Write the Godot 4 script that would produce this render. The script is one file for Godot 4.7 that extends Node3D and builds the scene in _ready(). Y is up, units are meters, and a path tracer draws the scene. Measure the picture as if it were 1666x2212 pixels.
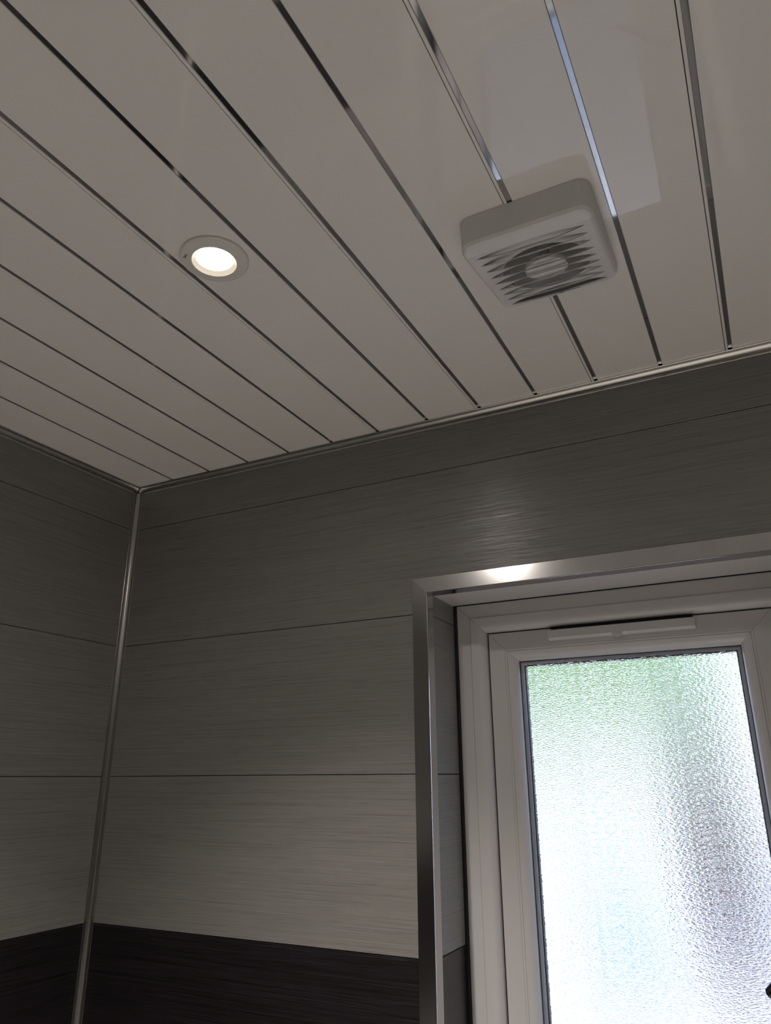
extends Node3D

const H := 2.3            # ceiling height
const ROOM_X := 2.40
const ROOM_Z := 3.00
const PITCH := 0.09949    # ceiling strip pitch
const STRIP0 := 0.10415   # first chrome strip from the left wall
const JOINT0 := 0.0957    # first wall joint below the ceiling
const PLANK := 0.25
const GAP := 0.0011
# window opening
const WX0 := 0.686
const WX1 := 1.247
const WY0 := H - 1.165
const WY1 := H - 0.3105
const FZ := -0.122        # room face of the window frame

var used := {}
var M := {}
var rng := RandomNumberGenerator.new()

# ------------------------------------------------------------------ mesh building
class Shape:
	var v := PackedVector3Array()
	var n := PackedVector3Array()
	var uv := PackedVector2Array()
	func tri(a: Vector3, b: Vector3, c: Vector3, na: Vector3, nb: Vector3, nc: Vector3, ua := Vector2.ZERO, ub := Vector2.ZERO, uc := Vector2.ZERO) -> void:
		var g := (b - a).cross(c - a)
		if g.length_squared() < 1e-18:
			return
		if g.dot(na + nb + nc) > 0.0:   # front faces run clockwise
			v.append_array([a, c, b]); n.append_array([na, nc, nb]); uv.append_array([ua, uc, ub])
		else:
			v.append_array([a, b, c]); n.append_array([na, nb, nc]); uv.append_array([ua, ub, uc])
	func quad(a: Vector3, b: Vector3, c: Vector3, d: Vector3, nn: Vector3, us := []) -> void:
		if us.is_empty():
			us = [Vector2.ZERO, Vector2.ZERO, Vector2.ZERO, Vector2.ZERO]
		tri(a, b, c, nn, nn, nn, us[0], us[1], us[2])
		tri(a, c, d, nn, nn, nn, us[0], us[2], us[3])
	func face(a: Vector3, b: Vector3, c: Vector3, d: Vector3, away: Vector3) -> void:
		# flat quad whose normal points away from the point "away"
		var g := (b - a).cross(c - a)
		if g.length_squared() < 1e-18:
			g = (c - a).cross(d - a)
		if g.length_squared() < 1e-18:
			return
		g = g.normalized()
		if g.dot((a + b + c + d) / 4.0 - away) < 0.0:
			g = -g
		quad(a, b, c, d, g)
	func box(lo: Vector3, hi: Vector3) -> void:
		var c := (lo + hi) / 2.0
		for ax in 3:
			var p := (ax + 1) % 3
			var q := (ax + 2) % 3
			for s in 2:
				var o: float = hi[ax] if s == 1 else lo[ax]
				var pts := []
				for k in [[0, 0], [1, 0], [1, 1], [0, 1]]:
					var w := Vector3.ZERO
					w[ax] = o
					w[p] = hi[p] if k[0] else lo[p]
					w[q] = hi[q] if k[1] else lo[q]
					pts.append(w)
				face(pts[0], pts[1], pts[2], pts[3], c)
	func mesh() -> ArrayMesh:
		var a := []
		a.resize(Mesh.ARRAY_MAX)
		a[Mesh.ARRAY_VERTEX] = v
		a[Mesh.ARRAY_NORMAL] = n
		a[Mesh.ARRAY_TEX_UV] = uv
		var m := ArrayMesh.new()
		m.add_surface_from_arrays(Mesh.PRIMITIVE_TRIANGLES, a)
		return m

func sweep(sh: Shape, prof: Array, a: Vector3, b: Vector3, u: Vector3, w: Vector3, mit_a := 0.0, mit_b := 0.0, closed := true, flip := 1.0) -> void:
	# profile points (p.x along u, p.y along w) drawn from a to b; ends are cut back by mit * p.x
	var dir := (b - a).normalized()
	var m := prof.size()
	var cnt := m if closed else m - 1
	var area := 0.0
	for i in m:
		var p: Vector2 = prof[i]
		var q: Vector2 = prof[(i + 1) % m]
		area += p.x * q.y - q.x * p.y
	var sgn := (1.0 if area > 0.0 else -1.0) * flip
	var en := []
	var len2 := []
	for i in cnt:
		var e: Vector2 = prof[(i + 1) % m] - prof[i]
		en.append(Vector2(e.y, -e.x).normalized() * sgn)
		len2.append(e.length() * 1000.0)
	for i in cnt:
		var n0: Vector2 = en[i]
		var n1: Vector2 = en[i]
		if closed or i > 0:
			var pr: Vector2 = en[(i - 1 + cnt) % cnt]
			if pr.dot(en[i]) > 0.8:
				n0 = (pr * pow(len2[(i - 1 + cnt) % cnt], 2.0) + en[i] * pow(len2[i], 2.0)).normalized()
		if closed or i < cnt - 1:
			var nx: Vector2 = en[(i + 1) % cnt]
			if nx.dot(en[i]) > 0.8:
				n1 = (nx * pow(len2[(i + 1) % cnt], 2.0) + en[i] * pow(len2[i], 2.0)).normalized()
		var p: Vector2 = prof[i]
		var q: Vector2 = prof[(i + 1) % m]
		var pa := a + u * p.x + w * p.y + dir * mit_a * p.x
		var qa := a + u * q.x + w * q.y + dir * mit_a * q.x
		var pb := b + u * p.x + w * p.y - dir * mit_b * p.x
		var qb := b + u * q.x + w * q.y - dir * mit_b * q.x
		var m0 := (u * n0.x + w * n0.y).normalized()
		var m1 := (u * n1.x + w * n1.y).normalized()
		var ll := (b - a).length()
		sh.tri(pa, qa, qb, m0, m1, m1, Vector2(0, p.x + p.y), Vector2(0, q.x + q.y), Vector2(ll, q.x + q.y))
		sh.tri(pa, qb, pb, m0, m1, m0, Vector2(0, p.x + p.y), Vector2(ll, q.x + q.y), Vector2(ll, p.x + p.y))
	if closed:
		var flat := PackedVector2Array()
		for p in prof:
			flat.append(p)
		var ix := Geometry2D.triangulate_polygon(flat)
		for k in range(0, ix.size(), 3):
			for s in 2:
				var pts := []
				for j in 3:
					var p: Vector2 = prof[ix[k + j]]
					pts.append((a + dir * mit_a * p.x if s == 0 else b - dir * mit_b * p.x) + u * p.x + w * p.y)
				var nn: Vector3 = ((pts[1] - pts[0]) as Vector3).cross(pts[2] - pts[0]).normalized()
				if nn.dot(dir) * (1.0 if s == 1 else -1.0) < 0.0:
					nn = -nn
				sh.tri(pts[0], pts[1], pts[2], nn, nn, nn)

func lathe(sh: Shape, prof: Array, c: Vector3, seg := 64) -> void:
	# profile of (radius, y offset) turned about the vertical through c; normals to the left of the path
	for i in prof.size() - 1:
		var p: Vector2 = prof[i]
		var q: Vector2 = prof[i + 1]
		var e := (q - p).normalized()
		var nn := Vector2(-e.y, e.x)
		for s in seg:
			var a0 := TAU * s / seg
			var a1 := TAU * (s + 1) / seg
			var d0 := Vector3(cos(a0), 0, sin(a0))
			var d1 := Vector3(cos(a1), 0, sin(a1))
			var up := Vector3.UP
			var n0 := d0 * nn.x + up * nn.y
			var n1 := d1 * nn.x + up * nn.y
			var A := c + d0 * p.x + up * p.y
			var B := c + d0 * q.x + up * q.y
			var C := c + d1 * q.x + up * q.y
			var D := c + d1 * p.x + up * p.y
			sh.tri(A, B, C, n0, n0, n1)
			sh.tri(A, C, D, n0, n1, n1)

func part(called: String, sh: Shape, m: Material, parent: Node) -> MeshInstance3D:
	return part_mesh(called, sh.mesh(), m, parent)

func part_mesh(called: String, me: Mesh, m: Material, parent: Node) -> MeshInstance3D:
	var o := MeshInstance3D.new()
	o.name = called
	o.mesh = me
	o.material_override = m
	parent.add_child(o, true)
	return o

func thing(called: String, label: String, category: String, group := "", kind := "") -> Node3D:
	var o := Node3D.new()
	o.name = called
	add_child(o, true)
	return tag(o, label, category, group, kind)

func tag(o: Node3D, label: String, category: String, group := "", kind := "") -> Node3D:
	if label: o.set_meta("label", label)
	if category: o.set_meta("category", category)
	if group: o.set_meta("group", group)
	if kind: o.set_meta("kind", kind)
	return o

# ------------------------------------------------------------------ textures
func streak_images() -> Array:
	# fine horizontal dragged-line print: tone image and relief image, tileable
	var w := 1024
	var h := 1024
	var tone := PackedFloat32Array(); tone.resize(w * h)
	var hgt := PackedFloat32Array(); hgt.resize(w * h)
	var base := PackedFloat32Array(); base.resize(h)
	for y in h:
		base[y] = rng.randf_range(-0.02, 0.02) + 0.012 * sin(TAU * y / 256.0 + 1.3)
	for y in h:
		for x in w:
			tone[y * w + x] = base[y]
	for k in 5200:
		var x0 := rng.randi_range(0, w - 1)
		var y0 := rng.randi_range(0, h - 1)
		var ln := rng.randi_range(30, 120) if k % 3 else rng.randi_range(150, 520)
		var th := 1 if rng.randf() < 0.5 else (2 if rng.randf() < 0.75 else 3)
		var amp := rng.randf_range(0.03, 0.15) * (-1.0 if rng.randf() < 0.62 else 0.8)
		var slope := rng.randf_range(-0.012, 0.012)
		for i in ln:
			var f := sin(PI * i / ln)
			var yy := y0 + int(slope * i)
			for t in th:
				var at := posmod(yy + t, h) * w + (x0 + i) % w
				tone[at] += amp * f
				hgt[at] += amp * f
	var ti := Image.create(w, h, false, Image.FORMAT_L8)
	var di := Image.create(w, h, false, Image.FORMAT_L8)
	var hi := Image.create(w, h, false, Image.FORMAT_L8)
	var td := PackedByteArray(); td.resize(w * h)
	var dd := PackedByteArray(); dd.resize(w * h)
	var hd := PackedByteArray(); hd.resize(w * h)
	for i in w * h:
		td[i] = int(clampf(0.86 + tone[i] * 0.55, 0.0, 1.0) * 255.0)
		dd[i] = int(clampf(0.50 + tone[i] * 1.5, 0.0, 1.0) * 255.0)
		hd[i] = int(clampf(0.5 + hgt[i] * 1.3, 0.0, 1.0) * 255.0)
	ti.set_data(w, h, false, Image.FORMAT_L8, td)
	di.set_data(w, h, false, Image.FORMAT_L8, dd)
	hi.set_data(w, h, false, Image.FORMAT_L8, hd)
	hi.convert(Image.FORMAT_RGBA8)
	hi.bump_map_to_normal_map(1.6)
	return [ImageTexture.create_from_image(ti), ImageTexture.create_from_image(di), ImageTexture.create_from_image(hi)]

func noise_tex(freq: float, oct: int, sd: int, size := 512, kind := FastNoiseLite.TYPE_SIMPLEX_SMOOTH) -> NoiseTexture2D:
	var f := FastNoiseLite.new()
	f.noise_type = kind
	f.seed = sd
	f.frequency = freq
	f.fractal_octaves = oct
	if oct == 1:
		f.fractal_type = FastNoiseLite.FRACTAL_NONE
	var t := NoiseTexture2D.new()
	t.width = size
	t.height = size
	t.seamless = true
	t.noise = f
	return t

func mat(col: Color, rough := 0.5, metal := 0.0) -> StandardMaterial3D:
	var m := StandardMaterial3D.new()
	m.albedo_color = col
	m.roughness = rough
	m.metallic = metal
	return m

func make_materials() -> void:
	var st := streak_images()
	M.wall = mat(Color(0.60, 0.595, 0.58), 0.28)
	M.wall.albedo_texture = st[0]
	M.wall.normal_enabled = true
	M.wall.normal_texture = st[2]
	M.wall.normal_scale = 1.1
	M.dark = mat(Color(0.29, 0.26, 0.285), 0.30)
	M.dark.albedo_texture = st[1]
	M.dark.normal_enabled = true
	M.dark.normal_texture = st[2]
	M.dark.normal_scale = 1.3
	M.ceiling = mat(Color(0.94, 0.93, 0.92), 0.015)
	M.ceiling.heightmap_enabled = true
	M.ceiling.heightmap_texture = noise_tex(0.012, 2, 7)
	M.ceiling.heightmap_scale = 0.0007
	M.ceiling.uv1_scale = Vector3(13.0, 5.0, 1.0)
	M.chrome = mat(Color(0.80, 0.80, 0.81), 0.05, 1.0)
	M.trim = mat(Color(0.78, 0.775, 0.775), 0.18, 1.0)
	M.cove = mat(Color(0.74, 0.735, 0.72), 0.24, 1.0)
	M.upvc = mat(Color(0.82, 0.815, 0.815), 0.2)
	M.soffit = mat(Color(0.80, 0.79, 0.78), 0.2)
	M.fan = mat(Color(0.89, 0.885, 0.885), 0.35)
	M.gap = mat(Color(0.05, 0.045, 0.04), 0.9)
	M.gasket = mat(Color(0.035, 0.035, 0.05), 0.5)
	M.spacer = mat(Color(0.82, 0.83, 0.85), 0.35)
	M.seal = mat(Color(0.30, 0.27, 0.25), 0.7)
	M.print_grey = mat(Color(0.33, 0.31, 0.30), 0.6)
	M.substrate = mat(Color(0.10, 0.095, 0.09), 0.9)
	M.floor = mat(Color(0.88, 0.875, 0.86), 0.4)
	M.door = mat(Color(0.85, 0.84, 0.81), 0.4)
	M.steel = mat(Color(0.34, 0.34, 0.36), 0.15, 1.0)
	M.bezel = mat(Color(0.88, 0.87, 0.85), 0.3)
	M.lens = mat(Color(1, 1, 1), 0.5)
	M.lens.emission_enabled = true
	M.lens.emission = Color(1.0, 0.95, 0.86)
	M.lens.emission_energy_multiplier = 6.0
	# patterned obscure glass
	M.glass = mat(Color(1, 1, 1, 0.0), 0.14)
	M.glass.transparency = BaseMaterial3D.TRANSPARENCY_ALPHA
	M.glass.refraction_enabled = true
	M.glass.refraction_scale = 0.05
	M.glass.heightmap_enabled = true
	M.glass.heightmap_texture = noise_tex(0.03, 2, 23)
	M.glass.heightmap_scale = 0.030
	M.glass.uv1_scale = Vector3(8.5, 34.0, 1.0)
	M.pane = mat(Color(1, 1, 1, 0.04), 0.03)
	M.pane.transparency = BaseMaterial3D.TRANSPARENCY_ALPHA
	# outdoors
	M.render_white = mat(Color(0.83, 0.815, 0.80), 0.9)
	M.brick = mat(Color(0.27, 0.16, 0.12), 0.9)
	M.mortar = mat(Color(0.40, 0.37, 0.35), 0.9)
	M.leaf = mat(Color(0.40, 0.55, 0.15), 0.6)
	M.leaf.backlight_enabled = true
	M.leaf.backlight = Color(0.38, 0.48, 0.15)
	M.bark = mat(Color(0.33, 0.27, 0.21), 0.9)
	M.paving = mat(Color(0.48, 0.47, 0.46), 0.9)
	M.blue = mat(Color(0.42, 0.55, 0.74), 0.5)
	M.coping = mat(Color(0.58, 0.575, 0.58), 0.9)

# ------------------------------------------------------------------ walls
func plank_mesh(rects: Array, origin: Vector3, u: Vector3, out: Vector3, shift: float) -> Shape:
	# rects: [u0, u1, y0, y1]; the face lies in the wall plane, 6 mm thick behind it, with bevelled long edges
	var sh := Shape.new()
	for r in rects:
		var u0: float = r[0]
		var u1: float = r[1]
		var y0: float = r[2]
		var y1: float = r[3]
		var b := 0.0006
		var p := func(a: float, y: float, d: float) -> Vector3: return origin + u * a + Vector3(0, y, 0) - out * d
		var t := func(a: float, y: float) -> Vector2: return Vector2((a + shift) / 0.62, (H - y - JOINT0) / PLANK)
		var lo: float = y0 + b if r.size() < 5 or not r[4] else y0
		var hi: float = y1 - b if r.size() < 6 or not r[5] else y1
		sh.quad(p.call(u0, lo, 0.0), p.call(u1, lo, 0.0), p.call(u1, hi, 0.0), p.call(u0, hi, 0.0), out, [t.call(u0, lo), t.call(u1, lo), t.call(u1, hi), t.call(u0, hi)])
		if lo > y0:
			var nd := (out + Vector3.DOWN).normalized()
			sh.quad(p.call(u0, y0, b), p.call(u1, y0, b), p.call(u1, lo, 0.0), p.call(u0, lo, 0.0), nd, [t.call(u0, y0), t.call(u1, y0), t.call(u1, lo), t.call(u0, lo)])
			sh.quad(p.call(u0, y0, 0.006), p.call(u1, y0, 0.006), p.call(u1, y0, b), p.call(u0, y0, b), Vector3.DOWN)
		if hi < y1:
			var nu := (out + Vector3.UP).normalized()
			sh.quad(p.call(u0, y1, b), p.call(u1, y1, b), p.call(u1, hi, 0.0), p.call(u0, hi, 0.0), nu, [t.call(u0, y1), t.call(u1, y1), t.call(u1, hi), t.call(u0, hi)])
			sh.quad(p.call(u0, y1, 0.006), p.call(u1, y1, 0.006), p.call(u1, y1, b), p.call(u0, y1, b), Vector3.UP)
		sh.quad(p.call(u0, y0, 0.006), p.call(u1, y0, 0.006), p.call(u1, y1, 0.006), p.call(u0, y1, 0.006), -out)
		sh.quad(p.call(u0, y0, 0.006), p.call(u0, y1, 0.006), p.call(u0, y1, 0.0), p.call(u0, y0, 0.0), -u)
		sh.quad(p.call(u1, y0, 0.006), p.call(u1, y1, 0.006), p.call(u1, y1, 0.0), p.call(u1, y0, 0.0), u)
	return sh

func plank_rows() -> Array:
	var rows := []
	var top := H - 0.0005
	var bot := H - JOINT0
	var k := 0
	while top > 0.002:
		var b2 := maxf(bot, 0.0)
		rows.append([b2 + GAP / 2.0, top, k])
		top = bot - GAP / 2.0
		bot -= PLANK
		k += 1
	return rows

func row_material(k: int) -> Material:
	return M.dark if k == 4 or k == 5 else M.wall

func plain_wall(called: String, label: String, origin: Vector3, u: Vector3, out: Vector3, length: float, holes := []) -> Node3D:
	var w := thing(called, label, "wall", "", "structure")
	var sh := Shape.new()
	var spans := [[0.0, length, 0.0, H + 0.02]]
	for h in holes:
		spans = [[0.0, h[0], 0.0, H + 0.02], [h[1], length, 0.0, H + 0.02], [h[0], h[1], h[3], H + 0.02]]
		if h[2] > 0.0:
			spans.append([h[0], h[1], 0.0, h[2]])
	for s in spans:
		var e0: float = s[0] - (0.2 if s[0] == 0.0 else 0.0)
		var e1: float = s[1] + (0.2 if s[1] == length else 0.0)
		var a := origin + u * e0 + Vector3(0, s[2], 0) - out * 0.0062
		var b := origin + u * e1 + Vector3(0, s[3], 0) - out * 0.21
		sh.box(a.min(b), a.max(b))
	part("wall_core", sh, M.substrate, w)
	for r in plank_rows():
		var y0: float = r[0]
		var y1: float = r[1]
		var k: int = r[2]
		var rects := [[0.0, length, y0, y1]]
		for h in holes:
			if y1 > h[2] and y0 < h[3]:
				rects = []
				rects.append([0.0, h[0], y0, y1])
				rects.append([h[1], length, y0, y1])
				if y1 > h[3]:
					rects.append([h[0], h[1], h[3], y1, true, false])
				if y0 < h[2]:
					rects.append([h[0], h[1], y0, h[2], false, true])
		part("wall_plank", plank_mesh(rects, origin, u, out, rng.randf() * 0.6), row_material(k), w)
	return w

# ------------------------------------------------------------------ trims
func cove_profile(r: float) -> Array:
	# concave quarter with two small rounded lips; x = away from the first surface, y = away from the second
	var lip := 0.0007
	var p := [Vector2(0, 0), Vector2(r + 0.0004, 0), Vector2(r + 0.0006, lip * 0.5), Vector2(r + 0.0002, lip)]
	for i in range(1, 12):
		var a := PI / 2 * i / 12.0
		p.append(Vector2(r - (r - lip) * sin(a), r - (r - lip) * cos(a)))
	p.append(Vector2(lip, r + 0.0002))
	p.append(Vector2(lip * 0.5, r + 0.0006))
	p.append(Vector2(0, r + 0.0004))
	return p

func _ready() -> void:
	# ---------------- camera, sky, sun, exposure
	var cam := Camera3D.new()
	cam.name = "camera"
	cam.fov = 69.709
	cam.near = 0.01
	cam.far = 200.0
	cam.transform = Transform3D(Basis(Vector3(0.8893528, -0.0046729, -0.4571977), Vector3(0.1594232, 0.9403628, 0.3005029), Vector3(0.4285275, -0.3401410, 0.8370593)), Vector3(1.17214, H - 0.60104, 1.09671))
	add_child(cam)
	cam.current = true

	var env := Environment.new()
	env.background_mode = Environment.BG_SKY
	var sky_mat := ProceduralSkyMaterial.new()
	sky_mat.sky_top_color = Color(0.62, 0.76, 0.96)
	sky_mat.sky_horizon_color = Color(0.965, 0.97, 1.0)
	sky_mat.ground_horizon_color = Color(0.80, 0.82, 0.84)
	sky_mat.ground_bottom_color = Color(0.5, 0.5, 0.5)
	sky_mat.sky_energy_multiplier = 2.25
	var sky := Sky.new()
	sky.sky_material = sky_mat
	env.sky = sky
	env.tonemap_mode = Environment.TONE_MAPPER_LINEAR
	env.tonemap_exposure = 0.88
	env.sdfgi_enabled = true
	env.ssao_enabled = true
	env.ssil_enabled = true
	var we := WorldEnvironment.new()
	we.name = "world_environment"
	we.environment = env
	add_child(we)

	var sun := DirectionalLight3D.new()
	sun.name = "sun"
	sun.light_color = Color(1.0, 0.97, 0.92)
	sun.light_energy = 2.6
	sun.light_angular_distance = 0.5
	sun.shadow_enabled = true
	sun.rotation_degrees = Vector3(-48, 24, 0)
	add_child(sun)

	rng.seed = 41
	make_materials()

	build_shell()
	build_ceiling()
	build_trims()
	build_window()
	build_fan()
	build_downlights()
	build_outdoors()

# ------------------------------------------------------------------ room shell
func build_shell() -> void:
	plain_wall("wall_left", "grey streaked horizontal plank wall with a black band, left of the corner trim", Vector3(0, 0, 0), Vector3(0, 0, 1), Vector3(1, 0, 0), ROOM_Z)
	plain_wall("wall_right", "grey plank wall with a black band on the far side of the window", Vector3(ROOM_X, 0, 0), Vector3(0, 0, 1), Vector3(-1, 0, 0), ROOM_Z)
	plain_wall("wall_front", "grey plank wall with a black band and a white door", Vector3(0, 0, ROOM_Z), Vector3(1, 0, 0), Vector3(0, 0, -1), ROOM_X, [[1.3, 2.1, -0.01, 2.0]])
	var back := plain_wall("wall_back", "grey streaked horizontal plank wall with a black band around the frosted window", Vector3(0, 0, 0), Vector3(1, 0, 0), Vector3(0, 0, 1), ROOM_X, [[WX0 - 0.004, WX1 + 0.004, WY0 - 0.02, WY1 + 0.004]])
	# reveal lining, left and right
	for r in plank_rows():
		var y0: float = maxf(r[0], WY0)
		var y1: float = minf(r[1], WY1)
		if y1 - y0 < 0.01:
			continue
		var k: int = r[2]
		part("reveal_plank", plank_mesh([[0.0, -FZ - 0.004, y0, y1]], Vector3(WX0, 0, 0), Vector3(0, 0, -1), Vector3(1, 0, 0), rng.randf()), row_material(k), back)
		part("reveal_plank", plank_mesh([[0.0, -FZ - 0.004, y0, y1]], Vector3(WX1, 0, 0), Vector3(0, 0, -1), Vector3(-1, 0, 0), rng.randf()), row_material(k), back)
	var so := Shape.new()
	so.box(Vector3(WX0 - 0.003, WY1, FZ + 0.002), Vector3(WX1 + 0.003, WY1 + 0.004, -0.001))
	part("soffit_board", so, M.soffit, back)
	var si := Shape.new()
	si.box(Vector3(WX0 - 0.002, WY0 - 0.019, FZ + 0.001), Vector3(WX1 + 0.002, WY0, 0.012))
	part("sill_board", si, M.upvc, back)
	# floor
	var fl := thing("floor", "pale tiled bathroom floor", "floor", "", "structure")
	var fs := Shape.new()
	fs.box(Vector3(-0.2, -0.15, -0.2), Vector3(ROOM_X + 0.2, -0.006, ROOM_Z + 0.2))
	part("floor_core", fs, M.mortar, fl)
	var nx := 4
	var nz := 5
	var tile := Shape.new()
	var tx := ROOM_X / nx
	var tz := ROOM_Z / nz
	tile.box(Vector3(0.0015, -0.008, 0.0015), Vector3(tx - 0.0015, 0.0, tz - 0.0015))
	var tm := tile.mesh()
	for i in nx:
		for j in nz:
			var o := part_mesh("floor_tile", tm, M.floor, fl)
			o.position = Vector3(i * tx, 0, j * tz)
	# door in the wall behind
	var d := thing("door_1", "white flush bathroom door with a steel lever handle", "door", "", "structure")
	var ds := Shape.new()
	ds.box(Vector3(1.305, 0.004, ROOM_Z + 0.01), Vector3(2.095, 1.995, ROOM_Z + 0.05))
	part("door_leaf", ds, M.door, d)
	var dh := Shape.new()
	dh.box(Vector3(1.90, 1.0, ROOM_Z - 0.05), Vector3(2.03, 1.018, ROOM_Z - 0.035))
	dh.box(Vector3(2.005, 0.995, ROOM_Z - 0.045), Vector3(2.03, 1.023, ROOM_Z + 0.012))
	part("door_handle", dh, M.chrome, d)

# ------------------------------------------------------------------ ceiling
func ceiling_run(sh: Shape, pf: Array, z0: float, z1: float) -> void:
	# a ceiling profile drawn along z, left open where the fan's duct goes through
	var lo: float = pf[0].x
	var hi: float = pf[-1].x
	if hi < HX0 or lo > HX1:
		sweep(sh, pf, Vector3(0, H, z0), Vector3(0, H, z1), Vector3.RIGHT, Vector3.UP)
		return
	sweep(sh, pf, Vector3(0, H, z0), Vector3(0, H, HZ0), Vector3.RIGHT, Vector3.UP)
	sweep(sh, pf, Vector3(0, H, HZ1), Vector3(0, H, z1), Vector3.RIGHT, Vector3.UP)
	if lo < HX0:
		sh.box(Vector3(lo, H, HZ0), Vector3(HX0, H + 0.010, HZ1))
	if hi > HX1:
		sh.box(Vector3(HX1, H, HZ0), Vector3(hi, H + 0.010, HZ1))

func build_ceiling() -> void:
	var c := thing("ceiling", "glossy white plank ceiling with narrow chrome strips between the planks", "ceiling", "", "structure")
	var core := Shape.new()
	core.box(Vector3(-0.2, H + 0.011, -0.2), Vector3(HX0, H + 0.16, ROOM_Z + 0.2))
	core.box(Vector3(HX1, H + 0.011, -0.2), Vector3(ROOM_X + 0.2, H + 0.16, ROOM_Z + 0.2))
	core.box(Vector3(HX0, H + 0.011, -0.2), Vector3(HX1, H + 0.16, HZ0))
	core.box(Vector3(HX0, H + 0.011, HZ1), Vector3(HX1, H + 0.16, ROOM_Z + 0.2))
	part("ceiling_core", core, M.substrate, c)
	var z0 := 0.004
	var z1 := ROOM_Z - 0.004
	var sw := 0.0060      # strip width
	var lip := 0.0034     # narrow lip beside every second strip, where two panels meet
	var n := int((ROOM_X - STRIP0) / PITCH) + 1
	var left := 0.003
	for k in n + 1:
		var sx := STRIP0 + PITCH * k
		var odd := k % 2 == 1
		var right := sx - sw / 2.0
		if k == n or right > ROOM_X - 0.003:
			right = ROOM_X - 0.003
		elif odd:
			right -= lip + 0.0007
		var pl := Shape.new()
		var b := 0.0008
		ceiling_run(pl, [Vector2(left, 0.010), Vector2(left, b), Vector2(left + b * 0.3, b * 0.3), Vector2(left + b, 0), Vector2(right - b, 0), Vector2(right - b * 0.3, b * 0.3), Vector2(right, b), Vector2(right, 0.010)], z0, z1)
		part("ceiling_plank", pl, M.ceiling, c)
		if right >= ROOM_X - 0.004:
			break
		if odd:
			var lp := Shape.new()
			var l0 := right + 0.0007
			var l1 := l0 + lip
			ceiling_run(lp, [Vector2(l0, 0.010), Vector2(l0, 0.0003), Vector2(l0 + 0.0003, 0), Vector2(l1 - 0.0004, 0), Vector2(l1, 0.0004), Vector2(l1, 0.010)], z0, z1)
			part("plank_lip", lp, M.ceiling, c)
		var st := Shape.new()
		ceiling_run(st, [Vector2(sx - sw / 2 + 0.0001, 0.0095), Vector2(sx - sw / 2 + 0.0001, 0.0014), Vector2(sx - sw / 2 + 0.0005, 0.0010), Vector2(sx + sw / 2 - 0.0005, 0.0010), Vector2(sx + sw / 2 - 0.0001, 0.0014), Vector2(sx + sw / 2 - 0.0001, 0.0095)], z0 + 0.002, z1)
		part("chrome_strip", st, M.chrome, c)
		left = sx + sw / 2.0

# ------------------------------------------------------------------ trims
func build_trims() -> void:
	var r := 0.0122
	var pr := cove_profile(r)
	var y := H - 0.0006
	var g := 0.0005
	var s := Shape.new()
	sweep(s, pr, Vector3(g, y, 0.0002), Vector3(ROOM_X - g, y, 0.0002), Vector3.BACK, Vector3.DOWN, 1.0, 1.0)
	var t1 := part("trim_1", s, M.cove, self)
	tag(t1, "silver concave cove trim between the white ceiling and the window wall", "trim", "", "structure")
	s = Shape.new()
	sweep(s, pr, Vector3(0.0002, y, g), Vector3(0.0002, y, ROOM_Z - g), Vector3.RIGHT, Vector3.DOWN, 1.0, 1.0)
	tag(part("trim_2", s, M.cove, self), "silver concave cove trim between the white ceiling and the wall left of the corner", "trim", "", "structure")
	s = Shape.new()
	sweep(s, cove_profile(0.0115), Vector3(0.0002, y - r - 0.0002, 0.0002), Vector3(0.0002, 0.0, 0.0002), Vector3.RIGHT, Vector3.BACK, -0.5, 0.0)
	tag(part("trim_3", s, M.cove, self), "silver vertical trim running down the corner of the two plank walls", "trim", "", "structure")
	s = Shape.new()
	sweep(s, pr, Vector3(ROOM_X - 0.0002, y, g), Vector3(ROOM_X - 0.0002, y, ROOM_Z - g), Vector3.LEFT, Vector3.DOWN, 1.0, 1.0)
	tag(part("trim_4", s, M.cove, self), "silver cove trim under the ceiling on the wall beyond the window", "trim", "", "structure")
	s = Shape.new()
	sweep(s, pr, Vector3(g, y, ROOM_Z - 0.0002), Vector3(ROOM_X - g, y, ROOM_Z - 0.0002), Vector3.FORWARD, Vector3.DOWN, 1.0, 1.0)
	tag(part("trim_5", s, M.cove, self), "silver cove trim under the ceiling on the door wall", "trim", "", "structure")
	# angle trim round the window opening: one leg on the wall, one in the reveal, mitred at the corners
	var w := thing("trim_6", "brushed silver angle trim around the window opening", "trim", "", "structure")
	var leg := 0.0255
	var rev := 0.024
	for q in [[Vector3(WX0, WY1, 0), Vector3(WX1, WY1, 0), Vector3.UP, 0.0030], [Vector3(WX0, WY0, 0), Vector3(WX0, WY1, 0), Vector3.LEFT, 0.0012], [Vector3(WX1, WY0, 0), Vector3(WX1, WY1, 0), Vector3.RIGHT, 0.0012]]:
		var a: Vector3 = q[0]
		var b: Vector3 = q[1]
		var o: Vector3 = q[2]
		var h: float = q[3]
		# x: outwards from the opening, y: towards the room
		var pf := [Vector2(-0.0012, -rev), Vector2(-0.0016, -rev + 0.0004), Vector2(-0.0018, h - 0.0012), Vector2(-0.0014, h - 0.0003), Vector2(-0.0004, h), Vector2(leg - 0.0006, 0.0012), Vector2(leg, 0.0006), Vector2(leg, 0.0002), Vector2(0.0, 0.0002), Vector2(0.0, -rev)]
		var ws := Shape.new()
		sweep(ws, pf, a, b, o, Vector3.BACK, -1.0, -1.0 if o == Vector3.UP else -1.0)
		part("angle_trim", ws, M.trim, w)

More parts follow.
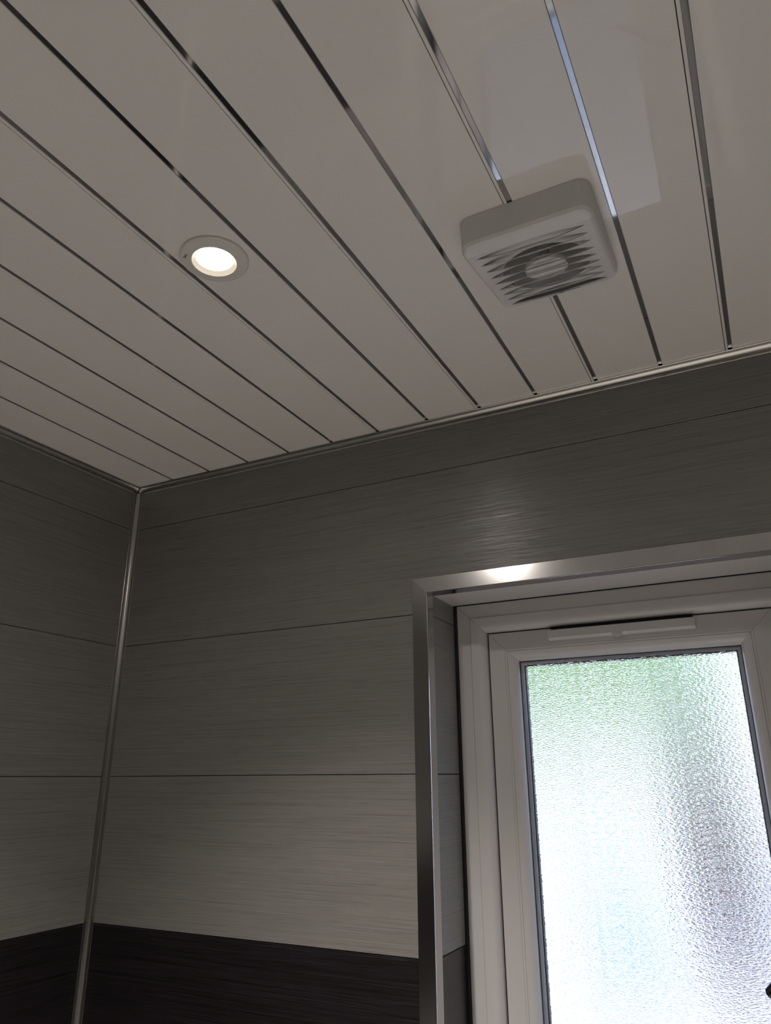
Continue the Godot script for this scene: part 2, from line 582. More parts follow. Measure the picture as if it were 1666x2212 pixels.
# ------------------------------------------------------------------ window
func side_set(prof: Array, x0: float, x1: float, y0: float, y1: float, m: Material, parent: Node, rail: String, stile: String, gap := 0.00015) -> void:
	# profile (inwards from the outer edge, z); four mitred lengths
	var g := gap
	for q in [[Vector3(x0 + g, y1, 0), Vector3(x1 - g, y1, 0), Vector3.DOWN, rail], [Vector3(x0 + g, y0, 0), Vector3(x1 - g, y0, 0), Vector3.UP, rail], [Vector3(x0, y0 + g, 0), Vector3(x0, y1 - g, 0), Vector3.RIGHT, stile], [Vector3(x1, y0 + g, 0), Vector3(x1, y1 - g, 0), Vector3.LEFT, stile]]:
		var s := Shape.new()
		sweep(s, prof, q[0], q[1], q[2], Vector3.BACK, 1.0, 1.0)
		part(q[3], s, m, parent)

func build_window() -> void:
	var w := thing("window_1", "white plastic casement window with obscured rippled glass in a silver trimmed opening", "window", "", "structure")
	var x0 := WX0 + 0.005
	var x1 := WX1 - 0.004
	var y0 := WY0 + 0.001
	var y1 := WY1 - 0.001
	var z := FZ
	# fixed frame: flat, raised moulding, rounded towards the sash
	var fr := [Vector2(0, z - 0.06), Vector2(0, z - 0.001), Vector2(0.001, z), Vector2(0.0235, z), Vector2(0.0245, z + 0.0012), Vector2(0.0255, z + 0.0015), Vector2(0.036, z + 0.001), Vector2(0.0415, z - 0.0005), Vector2(0.0460, z - 0.0035), Vector2(0.0490, z - 0.0080), Vector2(0.0500, z - 0.0120), Vector2(0.0500, z - 0.06)]
	side_set(fr, x0, x1, y0, y1, M.upvc, w, "frame_rail", "frame_stile", 0.0003)
	# dark gap between lining and frame
	var gs := Shape.new()
	gs.box(Vector3(WX0 - 0.001, WY0, z - 0.03), Vector3(x0, WY1, z - 0.006))
	gs.box(Vector3(x1, WY0, z - 0.03), Vector3(WX1 + 0.001, WY1, z - 0.006))
	part("edge_seal", gs, M.seal, w)
	# rubber seal line between frame and sash
	side_set([Vector2(0.0485, z - 0.05), Vector2(0.0485, z - 0.018), Vector2(0.0525, z - 0.018), Vector2(0.0525, z - 0.05)], x0, x1, y0, y1, M.gasket, w, "seal_strip", "seal_strip", 0.0)
	# sash
	var sz := z - 0.0155
	var sash := Node3D.new()
	sash.name = "sash"
	w.add_child(sash)
	var sp := [Vector2(0.0520, sz - 0.04), Vector2(0.0520, sz - 0.0008), Vector2(0.0528, sz), Vector2(0.0800, sz), Vector2(0.0803, sz - 0.0007), Vector2(0.0812, sz - 0.0007), Vector2(0.0815, sz), Vector2(0.0840, sz), Vector2(0.0843, sz - 0.0010), Vector2(0.0850, sz - 0.0010), Vector2(0.0853, sz + 0.0003), Vector2(0.0905, sz - 0.0004), Vector2(0.0945, sz - 0.0022), Vector2(0.0980, sz - 0.0055), Vector2(0.1005, sz - 0.0095), Vector2(0.1015, sz - 0.0125), Vector2(0.1015, sz - 0.04)]
	side_set(sp, x0, x1, y0, y1, M.upvc, sash, "sash_rail", "sash_stile", 0.0002)
	var gz := sz - 0.0150
	side_set([Vector2(0.1005, gz + 0.0020), Vector2(0.1022, gz + 0.0020), Vector2(0.1025, gz + 0.0014), Vector2(0.1025, gz + 0.0002), Vector2(0.1005, gz + 0.0002)], x0, x1, y0, y1, M.gasket, sash, "glazing_seal", "glazing_seal", 0.0)
	# sealed unit: patterned pane, spacer bar, clear outer pane
	var gx0 := x0 + 0.098
	var gx1 := x1 - 0.098
	var gy0 := y0 + 0.098
	var gy1 := y1 - 0.098
	var ps := Shape.new()
	ps.box(Vector3(gx0, gy0, gz - 0.004), Vector3(gx1, gy1, gz))
	for i in ps.v.size():
		ps.uv[i] = Vector2(ps.v[i].x, ps.v[i].y)
	var p1 := part("obscured_pane", ps, M.glass, sash)
	p1.set_meta("label", "rippled obscure glass pane")
	side_set([Vector2(0.098, gz - 0.017), Vector2(0.098, gz - 0.0045), Vector2(0.1075, gz - 0.0045), Vector2(0.1075, gz - 0.017)], x0, x1, y0, y1, M.spacer, sash, "spacer_bar", "spacer_bar", 0.0)
	side_set([Vector2(0.1065, gz - 0.016), Vector2(0.1065, gz - 0.0050), Vector2(0.1095, gz - 0.0070), Vector2(0.1095, gz - 0.016)], x0, x1, y0, y1, M.gasket, sash, "edge_sealant", "edge_sealant", 0.0)
	var bm2 := BoxMesh.new()
	bm2.size = Vector3(gx1 - gx0, gy1 - gy0, 0.004)
	var p2 := part_mesh("clear_pane", bm2, M.pane, sash)
	p2.position = Vector3((gx0 + gx1) / 2, (gy0 + gy1) / 2, gz - 0.0195)

	build_vent(w, sz)
	build_handle(w, sz)

func build_vent(w: Node, sz: float) -> void:
	# trickle vent on the top rail of the sash: base strip, hinged flap standing off, finger notch
	var vx0 := 0.852
	var vx1 := 1.083
	var yb := H - 0.3845
	var base := Shape.new()
	sweep(base, [Vector2(0, 0), Vector2(0, 0.0030), Vector2(0.0006, 0.0036), Vector2(0.0150, 0.0036), Vector2(0.0156, 0.0030), Vector2(0.0156, 0)], Vector3(vx0, yb, sz), Vector3(vx1, yb, sz), Vector3.UP, Vector3.BACK)
	var v := part("trickle_vent", base, M.upvc, w)
	v.set_meta("label", "narrow white trickle vent with its flap open")
	# lower lip with shallow slots
	var cuts := [0.0, 0.008, 0.052, 0.055, 0.100, 0.131, 0.176, 0.179, 0.222, 0.231]
	for i in range(0, cuts.size(), 2):
		var a: float = vx0 + cuts[i]
		var b: float = vx0 + cuts[i + 1]
		var lp := Shape.new()
		sweep(lp, [Vector2(-0.0006, 0.0036), Vector2(-0.0004, 0.0046), Vector2(0.0038, 0.0100), Vector2(0.0046, 0.0100), Vector2(0.0046, 0.0036)], Vector3(a, yb, sz), Vector3(b, yb, sz), Vector3.UP, Vector3.BACK)
		part("lip_block", lp, M.upvc, v)
	var sl := Shape.new()
	sweep(sl, [Vector2(0.0006, 0.0036), Vector2(0.0008, 0.0042), Vector2(0.0042, 0.0084), Vector2(0.0046, 0.0084), Vector2(0.0046, 0.0036)], Vector3(vx0 + 0.007, yb, sz), Vector3(vx1 - 0.007, yb, sz), Vector3.UP, Vector3.BACK)
	part("lip", sl, M.upvc, v)
	# flap leaning into the room, rounded ends
	var outline := PackedVector2Array()
	var fw := vx1 - vx0
	var fh := 0.0122
	for q in [[Vector2(0.003, fh - 0.003), 1], [Vector2(fw - 0.003, fh - 0.003), 0], [Vector2(fw - 0.0015, 0.0015), 3], [Vector2(0.0015, 0.0015), 2]]:
		var cc: Vector2 = q[0]
		var quadr: int = q[1]
		var rr := 0.003 if quadr < 2 else 0.0015
		for i in 5:
			var ang := PI / 2 * (quadr + 1) - PI / 2 * i / 4.0
			outline.append(cc + Vector2(cos(ang), sin(ang)) * rr)
	var fs := Shape.new()
	var org := Vector3(vx0, yb + 0.0044, sz + 0.0086)
	var up := Vector3(0, 0.985, 0.17)
	var nn := Vector3(0, -0.17, 0.985)
	var ix := Geometry2D.triangulate_polygon(outline)
	for i in range(0, ix.size(), 3):
		var t := []
		for j in 3:
			var p: Vector2 = outline[ix[i + j]]
			t.append(org + Vector3(p.x, 0, 0) + up * p.y)
		fs.tri(t[0] + nn * 0.0022, t[1] + nn * 0.0022, t[2] + nn * 0.0022, nn, nn, nn)
		fs.tri(t[0], t[1], t[2], -nn, -nn, -nn)
	for i in outline.size():
		var p := outline[i]
		var q2 := outline[(i + 1) % outline.size()]
		var A := org + Vector3(p.x, 0, 0) + up * p.y
		var B := org + Vector3(q2.x, 0, 0) + up * q2.y
		fs.face(A, B, B + nn * 0.0022, A + nn * 0.0022, org + Vector3(fw / 2, 0, 0) + up * fh / 2)
	part("flap", fs, M.upvc, v)
	# finger notch: small half disc below the flap
	var ns := Shape.new()
	var nc := Vector3(0.9645, yb + 0.0046, sz + 0.0086)
	var prev := Vector3.ZERO
	for i in 13:
		var ang := PI + PI * i / 12.0
		var e := nc + Vector3(cos(ang) * 0.0085, sin(ang) * 0.0088, 0.0016)
		if i > 0:
			ns.tri(nc + Vector3(0, 0, 0.0012), prev, e, Vector3.BACK, Vector3.BACK, Vector3.BACK)
			ns.face(prev, e, e - Vector3(0, 0, 0.004), prev - Vector3(0, 0, 0.004), nc)
		prev = e
	part("finger_tab", ns, M.upvc, v)
	# dark slot in the rail behind the flap
	var ds := Shape.new()
	ds.box(Vector3(vx0 + 0.003, yb + 0.0158, sz - 0.001), Vector3(vx1 - 0.003, yb + 0.0248, sz + 0.0006))
	part("vent_slot", ds, M.gasket, v)

func build_handle(w: Node, sz: float) -> void:
	# lever handle on the stile away from the corner, lever dropping over the glass
	var piv := Vector3(1.180, H - 0.790, sz)
	var rs := Shape.new()
	var ol := PackedVector2Array()
	for q in [[0.019, 0], [0.019, 1], [-0.019, 2], [-0.019, 3]]:
		for i in 7:
			var ang: float = PI / 2 * q[1] + PI / 2 * i / 6.0
			ol.append(Vector2(cos(ang) * 0.0125, q[0] + sin(ang) * 0.0125))
	sweep_outline(rs, ol, piv, 0.010)
	var base := part("window_handle", rs, M.upvc, w)
	base.set_meta("label", "lever handle with a white base plate on the window stile")
	var ls := Shape.new()
	var tip := Vector3(1.1070, H - 0.8665, sz + 0.040)
	var a := piv + Vector3(0, 0, 0.030)
	var d := (tip - a).normalized()
	var side := d.cross(Vector3.BACK).normalized()
	var fw := side.cross(d).normalized()
	if fw.z < 0.0:
		fw = -fw
	var prof := []
	for i in 14:
		var t := TAU * i / 14.0
		prof.append(Vector2(cos(t) * 0.0085, sin(t) * 0.0055))
	sweep(ls, prof, a - d * 0.012, tip - d * 0.004, side, fw)
	for i in 14:
		# rounded tip
		var p: Vector2 = prof[i]
		var q: Vector2 = prof[(i + 1) % 14]
		var e := tip - d * 0.004
		var P0 := e + side * p.x + fw * p.y
		var Q0 := e + side * q.x + fw * q.y
		var P1 := e + side * p.x * 0.6 + fw * p.y * 0.6 + d * 0.0035
		var Q1 := e + side * q.x * 0.6 + fw * q.y * 0.6 + d * 0.0035
		ls.face(P0, Q0, Q1, P1, e - d * 0.01)
		ls.face(P1, Q1, e + d * 0.0045, e + d * 0.0045, e - d * 0.01)
	var neck := []
	for i in 16:
		var t := TAU * i / 16.0
		neck.append(Vector2(cos(t) * 0.0075, sin(t) * 0.0075))
	sweep(ls, neck, piv + Vector3(0, 0, 0.009), piv + Vector3(0, 0, 0.032), Vector3.RIGHT, Vector3.UP)
	part("lever", ls, M.steel, base)

func sweep_outline(sh: Shape, ol: PackedVector2Array, at: Vector3, depth: float) -> void:
	var ix := Geometry2D.triangulate_polygon(ol)
	var z := Vector3(0, 0, depth)
	for i in range(0, ix.size(), 3):
		var t := []
		for j in 3:
			t.append(at + Vector3(ol[ix[i + j]].x, ol[ix[i + j]].y, 0))
		sh.tri(t[0] + z, t[1] + z, t[2] + z, Vector3.BACK, Vector3.BACK, Vector3.BACK)
		sh.tri(t[0], t[1], t[2], Vector3.FORWARD, Vector3.FORWARD, Vector3.FORWARD)
	for i in ol.size():
		var p := ol[i]
		var q := ol[(i + 1) % ol.size()]
		var A := at + Vector3(p.x, p.y, 0)
		var B := at + Vector3(q.x, q.y, 0)
		sh.face(A, B, B + z, A + z, at + z / 2)

# ------------------------------------------------------------------ extractor fan
const FX := 1.0105        # centre
const FW := 0.0755        # half width
const FZ0 := 0.2765       # window side
const FZ1 := 0.4535       # room side
const CREASE := 0.4350
# hole cut through the ceiling for the fan's duct, hidden under its housing
const HX0 := 0.954
const HX1 := 1.067
const HZ0 := 0.290
const HZ1 := 0.406

func fan_depth(z: float) -> float:
	# height of the face below the ceiling: level band, then sloping up towards the window
	if z > CREASE:
		return lerpf(0.0415, 0.0385, (z - CREASE) / (FZ1 - CREASE))
	var s := (CREASE - z) / (CREASE - FZ0)
	return 0.0415 - 0.0295 * s + 0.0015 * sin(PI * s)

func face_at(x: float, z: float, up := 0.0) -> Vector3:
	return Vector3(FX + x, H - fan_depth(z) + up, z)

func fan_ring(inset: float, rad: float) -> Array:
	var pts := []
	var x0 := -FW + inset
	var x1 := FW - inset
	var z0 := FZ0 + inset
	var z1 := FZ1 - inset
	var n := 8
	for c in [[x1 - rad, z1 - rad, 0], [x0 + rad, z1 - rad, 1], [x0 + rad, z0 + rad, 2], [x1 - rad, z0 + rad, 3]]:
		for i in n + 1:
			var a: float = PI / 2 * c[2] + PI / 2 * i / n
			pts.append(Vector2(c[0] + cos(a) * rad, c[1] + sin(a) * rad))
		# subdivide the straight run that follows
		var nxt: Array = [[x0 + rad, z1], [x0, z0 + rad], [x1 - rad, z0], [x1, z1 - rad]][c[2]]
		var last: Vector2 = pts[-1]
		for i in range(1, 12):
			pts.append(last.lerp(Vector2(nxt[0], nxt[1]), i / 12.0))
	return pts

func slit_half(x: float) -> float:
	var f := 1.0 - pow(absf(x) / 0.0615, 2.0)
	return 0.0 if f <= 0.0 else 0.0070 * pow(f, 0.75)

func build_fan() -> void:
	var f := thing("extractor_fan", "square white plastic extractor fan with louvred grille mounted on the ceiling", "extractor fan")
	# side walls
	var body := Shape.new()
	var o0 := fan_ring(0.0, 0.016)
	var o1 := fan_ring(0.0012, 0.015)
	var o2 := fan_ring(0.0035, 0.013)
	var o3 := fan_ring(0.0060, 0.011)
	var m := o0.size()
	var mid := Vector3(FX, H - 0.015, (FZ0 + FZ1) / 2)
	for i in m:
		var j := (i + 1) % m
		var lv := []
		for k in 2:
			var id: int = i if k == 0 else j
			var a: Vector2 = o0[id]
			var b: Vector2 = o1[id]
			var c: Vector2 = o2[id]
			var d: Vector2 = o3[id]
			lv.append([Vector3(FX + a.x, H - 0.0004, a.y), Vector3(FX + b.x, H - fan_depth(clampf(b.y, FZ0, FZ1)) + 0.0045, b.y), face_at(c.x, c.y, 0.0012), face_at(d.x, d.y)])
		for k in 3:
			body.face(lv[0][k], lv[1][k], lv[1][k + 1], lv[0][k + 1], mid)
	part("housing", body, M.fan, f)
	# face plate round the grille, then slats; all follow the sloping face
	var gx := 0.0655
	var slits := 9
	var zs := []
	for k in slits:
		zs.append(lerpf(CREASE - 0.0085, FZ0 + 0.0150, float(k) / (slits - 1)))
	var plate := Shape.new()
	var inner := o3
	# upper band (level) and lower band, side strips as height-following grids
	grid_face(plate, func(x: float) -> float: return FZ1 - 0.0057 - edge_round(x, 0.0110), func(x: float) -> float: return CREASE, 0.0698, 3, 120)
	grid_face(plate, func(x: float) -> float: return CREASE, func(x: float) -> float: return zs[0] + slit_half(x), 0.0695, 2, 60)
	grid_face(plate, func(x: float) -> float: return zs[slits - 1] - slit_half(x), func(x: float) -> float: return FZ0 + 0.0057 + edge_round(x, 0.0110), 0.0698, 3, 120)
	part("face_plate", plate, M.fan, f)
	for k in slits - 1:
		var s := Shape.new()
		var za: float = zs[k]
		var zb: float = zs[k + 1]
		grid_slat(s, za, zb)
		part("slat", s, M.fan, f)
	# inside, parallel to the sloping face: pale back plate, dark duct ring, impeller blades, pale hub
	var za2 := CREASE - 0.006
	var zb2 := FZ0 + 0.006
	var pa := face_at(0.0, za2, 0.010)
	var pb := face_at(0.0, zb2, 0.0085)
	var run := (pb - pa).normalized()
	var nrm := run.cross(Vector3.RIGHT).normalized()
	if nrm.y > 0.0:
		nrm = -nrm
	var frame := Basis(Vector3.RIGHT, -nrm, Vector3.RIGHT.cross(-nrm))
	# back plate with a round opening, a duct running up through the ceiling to a closed shutter
	var hubc := (pa + pb) / 2 + run * 0.008
	var hw := FW - 0.005
	var ra := (hubc - pa).length()
	var rb := (pb - hubc).length()
	var bore := 0.0530
	var bp := Shape.new()
	var tube := Shape.new()
	var cap := Shape.new()
	var up3 := -nrm * 0.0015
	var seg := 64
	var top := H + 0.420
	for i in seg:
		var q := []
		for k in 2:
			var a := TAU * (i + k) / seg
			var cx := cos(a)
			var cr := sin(a)
			var reach := minf(hw / maxf(absf(cx), 1e-6), (rb if cr > 0.0 else ra) / maxf(absf(cr), 1e-6))
			var inn := hubc + Vector3.RIGHT * cx * bore + run * cr * bore
			q.append([inn, hubc + Vector3.RIGHT * cx * reach + run * cr * reach, Vector3(inn.x, top, inn.z)])
		bp.quad(q[0][0], q[1][0], q[1][1], q[0][1], nrm)
		bp.quad(q[0][0] + up3, q[1][0] + up3, q[1][1] + up3, q[0][1] + up3, -nrm)
		var inw: Vector3 = Vector3(hubc.x, 0, hubc.z) - Vector3(q[0][0].x, 0, q[0][0].z)
		tube.quad(q[0][0], q[1][0], q[1][2], q[0][2], inw.normalized())
		cap.tri(q[0][2], q[1][2], Vector3(hubc.x, top, hubc.z), Vector3.DOWN, Vector3.DOWN, Vector3.DOWN)
	part("back_plate", bp, M.fan, f)
	part("duct_tube", tube, M.fan, f)
	part("duct_shutter", cap, M.fan, f)
	var hb := Shape.new()
	lathe(hb, [Vector2(0.0230, 0.0030), Vector2(0.0262, 0.0020), Vector2(0.0262, 0.0), Vector2(0.0255, -0.0030), Vector2(0.022, -0.0042), Vector2(0.014, -0.0047), Vector2(0.0, -0.0047)], Vector3.ZERO, 40)
	part("motor_hub", hb, M.fan, f).transform = Transform3D(frame, hubc)
	var mb := Shape.new()
	lathe(mb, [Vector2(0.0, 0.120), Vector2(0.0200, 0.120), Vector2(0.0200, 0.092), Vector2(0.0060, 0.090), Vector2(0.0060, 0.0025)], Vector3.ZERO, 32)
	part("motor_body", mb, M.fan, f).transform = Transform3D(frame, hubc)
	for i in 3:
		var a := TAU * i / 3.0 + 0.9
		var ss := Shape.new()
		var e := Vector3(cos(a), 0, sin(a))
		sweep(ss, [Vector2(-0.0015, 0.095), Vector2(0.0015, 0.095), Vector2(0.0015, 0.103), Vector2(-0.0015, 0.103)], e * 0.018, e * 0.048, Vector3(-e.z, 0, e.x), Vector3.UP)
		part("motor_strut", ss, M.fan, f).transform = Transform3D(frame, hubc)
	for i in 7:
		var a := TAU * i / 7.0 + 0.3
		var e := Vector3(cos(a), 0, sin(a))
		var t := Vector3(-sin(a), 0, cos(a))
		var bl := Shape.new()
		var up := Vector3(0, 0.0010, 0)
		var c := Vector3(0, 0.068, 0)
		var p0 := c + e * 0.006 - t * 0.003 + Vector3(0, 0.006, 0)
		var p1 := c + e * 0.0485 - t * 0.017 + Vector3(0, 0.006, 0)
		var p2 := c + e * 0.0485 + t * 0.015 - Vector3(0, 0.006, 0)
		var p3 := c + e * 0.006 + t * 0.003 - Vector3(0, 0.006, 0)
		bl.face(p0, p1, p2, p3, (p0 + p2) / 2 + Vector3.UP)
		bl.face(p0 + up, p1 + up, p2 + up, p3 + up, (p0 + p2) / 2 - Vector3.UP)
		bl.face(p0, p1, p1 + up, p0 + up, (p2 + p3) / 2)
		bl.face(p2, p3, p3 + up, p2 + up, (p0 + p1) / 2)
		part("impeller_blade", bl, M.fan, f).transform = Transform3D(frame, hubc)
	# worn maker's mark on the lower band: oval, stroke and a thin word-like line, too small to read
	var lg := Shape.new()
	var lz := FZ0 + 0.0085
	var prev := Vector3.ZERO
	var cen := face_at(0.0030, lz, -0.0002)
	for i in 17:
		var a := TAU * i / 16.0
		var e := face_at(0.0030 + cos(a) * 0.0030, lz + sin(a) * 0.0012, -0.0002)
		if i > 0:
			lg.tri(cen, prev, e, Vector3.DOWN, Vector3.DOWN, Vector3.DOWN)
		prev = e
	for st in [[0.0075, 0.0090, 0.0016, 0.0009], [0.0105, 0.0130, 0.0002, 0.0010], [0.0136, 0.0160, 0.0001, 0.0008], [0.0166, 0.0185, 0.0001, 0.0008], [0.0191, 0.0222, 0.0002, 0.0007], [0.0228, 0.0270, 0.0001, 0.0008]]:
		var A := face_at(st[0], lz - 0.0005, -0.0002)
		var B := face_at(st[1], lz - 0.0005 + st[2], -0.0002)
		var wd := Vector3(0, 0, st[3])
		lg.quad(A, B, B + wd, A + wd, Vector3.DOWN)
	part("maker_mark", lg, M.print_grey, f)

func edge_round(x: float, rad: float) -> float:
	var over := absf(x) - (0.0698 - rad)
	if over <= 0.0:
		return 0.0
	return rad - sqrt(maxf(rad * rad - over * over, 0.0))

func grid_face(sh: Shape, za: Callable, zb: Callable, hw: float, rows: int, cols: int) -> void:
	for i in cols:
		var xa := lerpf(-hw, hw, float(i) / cols)
		var xb := lerpf(-hw, hw, float(i + 1) / cols)
		for j in rows:
			var t0 := float(j) / rows
			var t1 := float(j + 1) / rows
			var a := face_at(xa, lerpf(za.call(xa), zb.call(xa), t0))
			var b := face_at(xb, lerpf(za.call(xb), zb.call(xb), t0))
			var c := face_at(xb, lerpf(za.call(xb), zb.call(xb), t1))
			var d := face_at(xa, lerpf(za.call(xa), zb.call(xa), t1))
			sh.face(a, b, c, d, (a + c) / 2 + Vector3.UP)
	# thickness along both long edges
	for i in cols:
		var xa := lerpf(-hw, hw, float(i) / cols)
		var xb := lerpf(-hw, hw, float(i + 1) / cols)
		for q in [za, zb]:
			var a := face_at(xa, q.call(xa))
			var b := face_at(xb, q.call(xb))
			var other: Callable = zb if q == za else za
			sh.face(a, b, b + Vector3(0, 0.002, 0), a + Vector3(0, 0.002, 0), face_at((xa + xb) / 2, other.call((xa + xb) / 2)))

func grid_slat(sh: Shape, za: float, zb: float) -> void:
	# louvre between two lens-shaped slits: its room-side edge hangs a little lower, its back rises inwards
	var hw := 0.0695
	var cols := 60
	for i in cols:
		var xa := lerpf(-hw, hw, float(i) / cols)
		var xb := lerpf(-hw, hw, float(i + 1) / cols)
		var q := []
		for x in [xa, xb]:
			var h := slit_half(x)
			var u := h / 0.0060
			var top := face_at(x, za - h, 0.0)
			var bot := face_at(x, zb + h, 0.0030 * u)
			var back := face_at(x, za - h, 0.0) + Vector3(0, 0.0012, 0)
			q.append([top, bot, back, bot + Vector3(0, 0.0012, 0)])
		var mid: Vector3 = (q[0][0] + q[1][1]) / 2 + Vector3(0, 0.001, 0)
		sh.face(q[0][0], q[1][0], q[1][1], q[0][1], mid)
		sh.face(q[0][0], q[1][0], q[1][2], q[0][2], mid)
		sh.face(q[0][1], q[1][1], q[1][3], q[0][3], mid)
		sh.face(q[0][2], q[1][2], q[1][3], q[0][3], mid)

# ------------------------------------------------------------------ downlights
func downlight(at: Vector3, label: String) -> Node3D:
	var t := thing("recessed_downlight", label, "downlight", "recessed ceiling downlights")
	t.position = at
	var bz := Shape.new()
	lathe(bz, [Vector2(0.0416, 0.0), Vector2(0.0416, -0.0022), Vector2(0.0410, -0.0034), Vector2(0.0397, -0.0042), Vector2(0.0300, -0.0056), Vector2(0.0278, -0.0060), Vector2(0.0270, -0.0058)], Vector3.ZERO, 72)
	part("bezel", bz, M.bezel, t)
	var rm := Shape.new()
	lathe(rm, [Vector2(0.0270, -0.0058), Vector2(0.0260, -0.0046), Vector2(0.0226, -0.0006)], Vector3.ZERO, 64)
	part("inner_rim", rm, M.bezel, t)
	var ln := Shape.new()
	lathe(ln, [Vector2(0.0230, -0.0008), Vector2(0.0, -0.0008)], Vector3.ZERO, 48)
	part("lens", ln, M.lens, t)
	var sp := SpotLight3D.new()
	sp.name = "lamp_light"
	sp.position = Vector3(0, -0.0035, 0)
	sp.rotation_degrees = Vector3(-90, 0, 0)
	sp.spot_angle = 49.0
	sp.spot_angle_attenuation = 1.0
	sp.spot_range = 8.0
	sp.spot_attenuation = 2.0
	sp.light_size = 0.012
	sp.light_color = Color(1.0, 0.96, 0.925)
	sp.light_energy = 2.1
	sp.shadow_enabled = true
	t.add_child(sp)
	# the wide, weak spill of the same lamp
	var sw := SpotLight3D.new()
	sw.name = "lamp_spill"
	sw.position = Vector3(0, -0.0045, 0)
	sw.rotation_degrees = Vector3(-90, 0, 0)
	sw.spot_angle = 88.0
	sw.spot_angle_attenuation = 1.0
	sw.spot_range = 8.0
	sw.spot_attenuation = 2.0
	sw.light_size = 0.016
	sw.light_color = sp.light_color
	sw.light_energy = 0.18
	sw.shadow_enabled = true
	t.add_child(sw)
	return t

func build_downlights() -> void:
	var d := downlight(Vector3(0.6482, H, 0.5305), "round white recessed downlight glowing in the plank ceiling near the corner")
	# printed rating on the bezel
	var tm := TextMesh.new()
	tm.text = "IP65"
	var fo := SystemFont.new()
	fo.font_names = PackedStringArray(["Droid Sans"])
	tm.font = fo
	tm.font_size = 16
	tm.pixel_size = 0.00026
	tm.depth = 0.0001
	var o := part_mesh("rating_print", tm, M.print_grey, d)
	o.transform = Transform3D(Basis(Vector3.RIGHT, PI / 2).rotated(Vector3.UP, deg_to_rad(150)), Vector3(-0.0245, -0.0054, 0.0245))
	downlight(Vector3(0.6475, H, 1.45), "recessed downlight over the middle of the room along the left wall")
	downlight(Vector3(1.60, H, 0.53), "recessed downlight beside the wall beyond the window")
	downlight(Vector3(1.60, H, 1.45), "recessed downlight over the middle of the room on the door side")

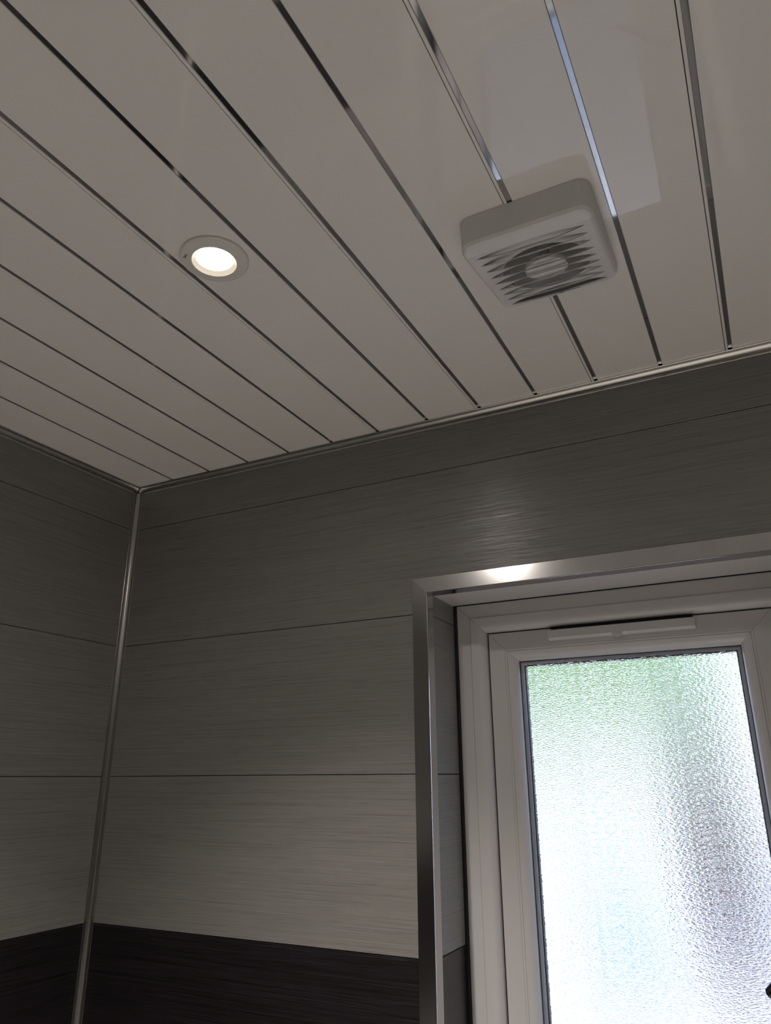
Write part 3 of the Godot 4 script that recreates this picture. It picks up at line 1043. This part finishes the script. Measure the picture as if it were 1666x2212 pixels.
# ------------------------------------------------------------------ outdoors, seen through the obscured glass
func build_outdoors() -> void:
	var g := thing("ground", "pale concrete yard outside the window", "ground", "", "structure")
	var gs := Shape.new()
	gs.box(Vector3(-9, -0.30, -14), Vector3(11, -0.20, -0.21))
	part("yard_slab", gs, M.paving, g)
	# low pale rendered garden wall with coping
	var lw := thing("garden_wall", "low pale rendered garden wall with a stone coping seen blurred through the glass", "garden wall")
	var s := Shape.new()
	s.box(Vector3(-3.0, -0.2, -2.35), Vector3(3.5, 0.98, -2.15))
	part("wall_body", s, M.render_white, lw)
	for i in 9:
		var cs := Shape.new()
		cs.box(Vector3(-3.0 + i * 0.7222 + 0.004, 0.98, -2.40), Vector3(-3.0 + (i + 1) * 0.7222 - 0.004, 1.03, -2.10))
		part("coping_stone", cs, M.coping, lw)
	# white outbuilding across the yard
	var ob := thing("outbuilding", "bright white rendered outbuilding across the yard seen blurred through the glass", "building")
	s = Shape.new()
	s.box(Vector3(-5.0, -0.2, -7.0), Vector3(0.75, 1.90, -4.6))
	part("building_wall", s, M.render_white, ob)
	s = Shape.new()
	s.box(Vector3(-5.1, 1.90, -7.1), Vector3(0.85, 1.98, -4.5))
	part("flat_roof", s, M.coping, ob)
	# brick pier
	var bp := thing("brick_pier", "brown brick pier beside the white outbuilding seen blurred through the glass", "pier")
	s = Shape.new()
	s.box(Vector3(0.685, -0.2, -3.20), Vector3(0.905, 1.72, -2.98))
	part("mortar_core", s, M.mortar, bp)
	var bm := BoxMesh.new()
	bm.size = Vector3(0.112, 0.065, 0.238)
	for r in 25:
		for i in 2:
			var o := part_mesh("brick", bm, M.brick, bp)
			o.position = Vector3(0.795 + (i - 0.5) * 0.122, -0.2 + 0.0385 + r * 0.077, -3.09)
			if r % 2:
				o.rotation.y = PI / 2
				o.position = Vector3(0.795, -0.2 + 0.0385 + r * 0.077, -3.09 + (i - 0.5) * 0.122)
	# pale blue water butt
	var wb := thing("water_butt", "pale blue plastic water butt behind the low wall seen blurred through the glass", "water butt")
	s = Shape.new()
	lathe(s, [Vector2(0.0, 1.42), Vector2(0.20, 1.42), Vector2(0.21, 1.39), Vector2(0.21, 1.34), Vector2(0.20, 1.33)].map(func(v: Vector2) -> Vector2: return v), Vector3(0.40, -0.2, -2.75), 32)
	part("lid", s, M.blue, wb)
	s = Shape.new()
	lathe(s, [Vector2(0.195, 1.335), Vector2(0.215, 0.8), Vector2(0.205, 0.1), Vector2(0.18, 0.0), Vector2(0.0, 0.0)], Vector3(0.40, -0.2, -2.75), 32)
	part("barrel", s, M.blue, wb)
	# pale boarded fence beyond the pier
	var fe := thing("board_fence", "pale grey upright board fence beyond the brick pier seen blurred through the glass", "fence")
	var fb := BoxMesh.new()
	fb.size = Vector3(0.145, 2.15, 0.02)
	for i in 34:
		var o := part_mesh("fence_board", fb, M.coping, fe)
		o.position = Vector3(0.98 + i * 0.15, 0.875, -6.0 + 0.004 * (i % 2))
	# trees behind the outbuilding
	tree(Vector3(-1.5, -0.2, -9.9), 2.6, 2.5, "leafy green tree rising behind the white outbuilding")
	tree(Vector3(-6.0, -0.2, -9.8), 3.1, 2.0, "second leafy green tree further along behind the outbuilding roof")
	tree(Vector3(3.3, -0.2, -10.5), 2.2, 1.5, "small green tree standing beyond the brick pier")

func tree(at: Vector3, ch: float, rad: float, label: String) -> void:
	var t := thing("tree", label, "tree", "trees beyond the yard")
	t.position = at
	var s := Shape.new()
	lathe(s, [Vector2(0.05, ch + 0.6), Vector2(0.10, ch - 1.0), Vector2(0.15, 0.5), Vector2(0.2, 0.0)], Vector3.ZERO, 12)
	part("trunk", s, M.bark, t)
	var cr := Shape.new()
	for i in 5200:
		var d := Vector3(rng.randfn(), rng.randfn(), rng.randfn()).normalized()
		var c := d * rad * pow(rng.randf(), 0.28) * Vector3(1.0, 0.85, 0.9) + Vector3(0, ch + 0.9, 0)
		c += Vector3(sin(c.y * 3.0), 0.0, cos(c.x * 3.0)) * 0.12
		var a := Vector3(rng.randfn(), rng.randfn(), rng.randfn()).normalized()
		var b := a.cross(Vector3(rng.randfn(), rng.randfn(), rng.randfn())).normalized()
		var n := a.cross(b)
		a *= 0.12
		b *= 0.07
		cr.quad(c - a, c + b, c + a, c - b, n)
	var f := part("foliage", cr, M.leaf, t)
	f.set_meta("kind", "stuff")
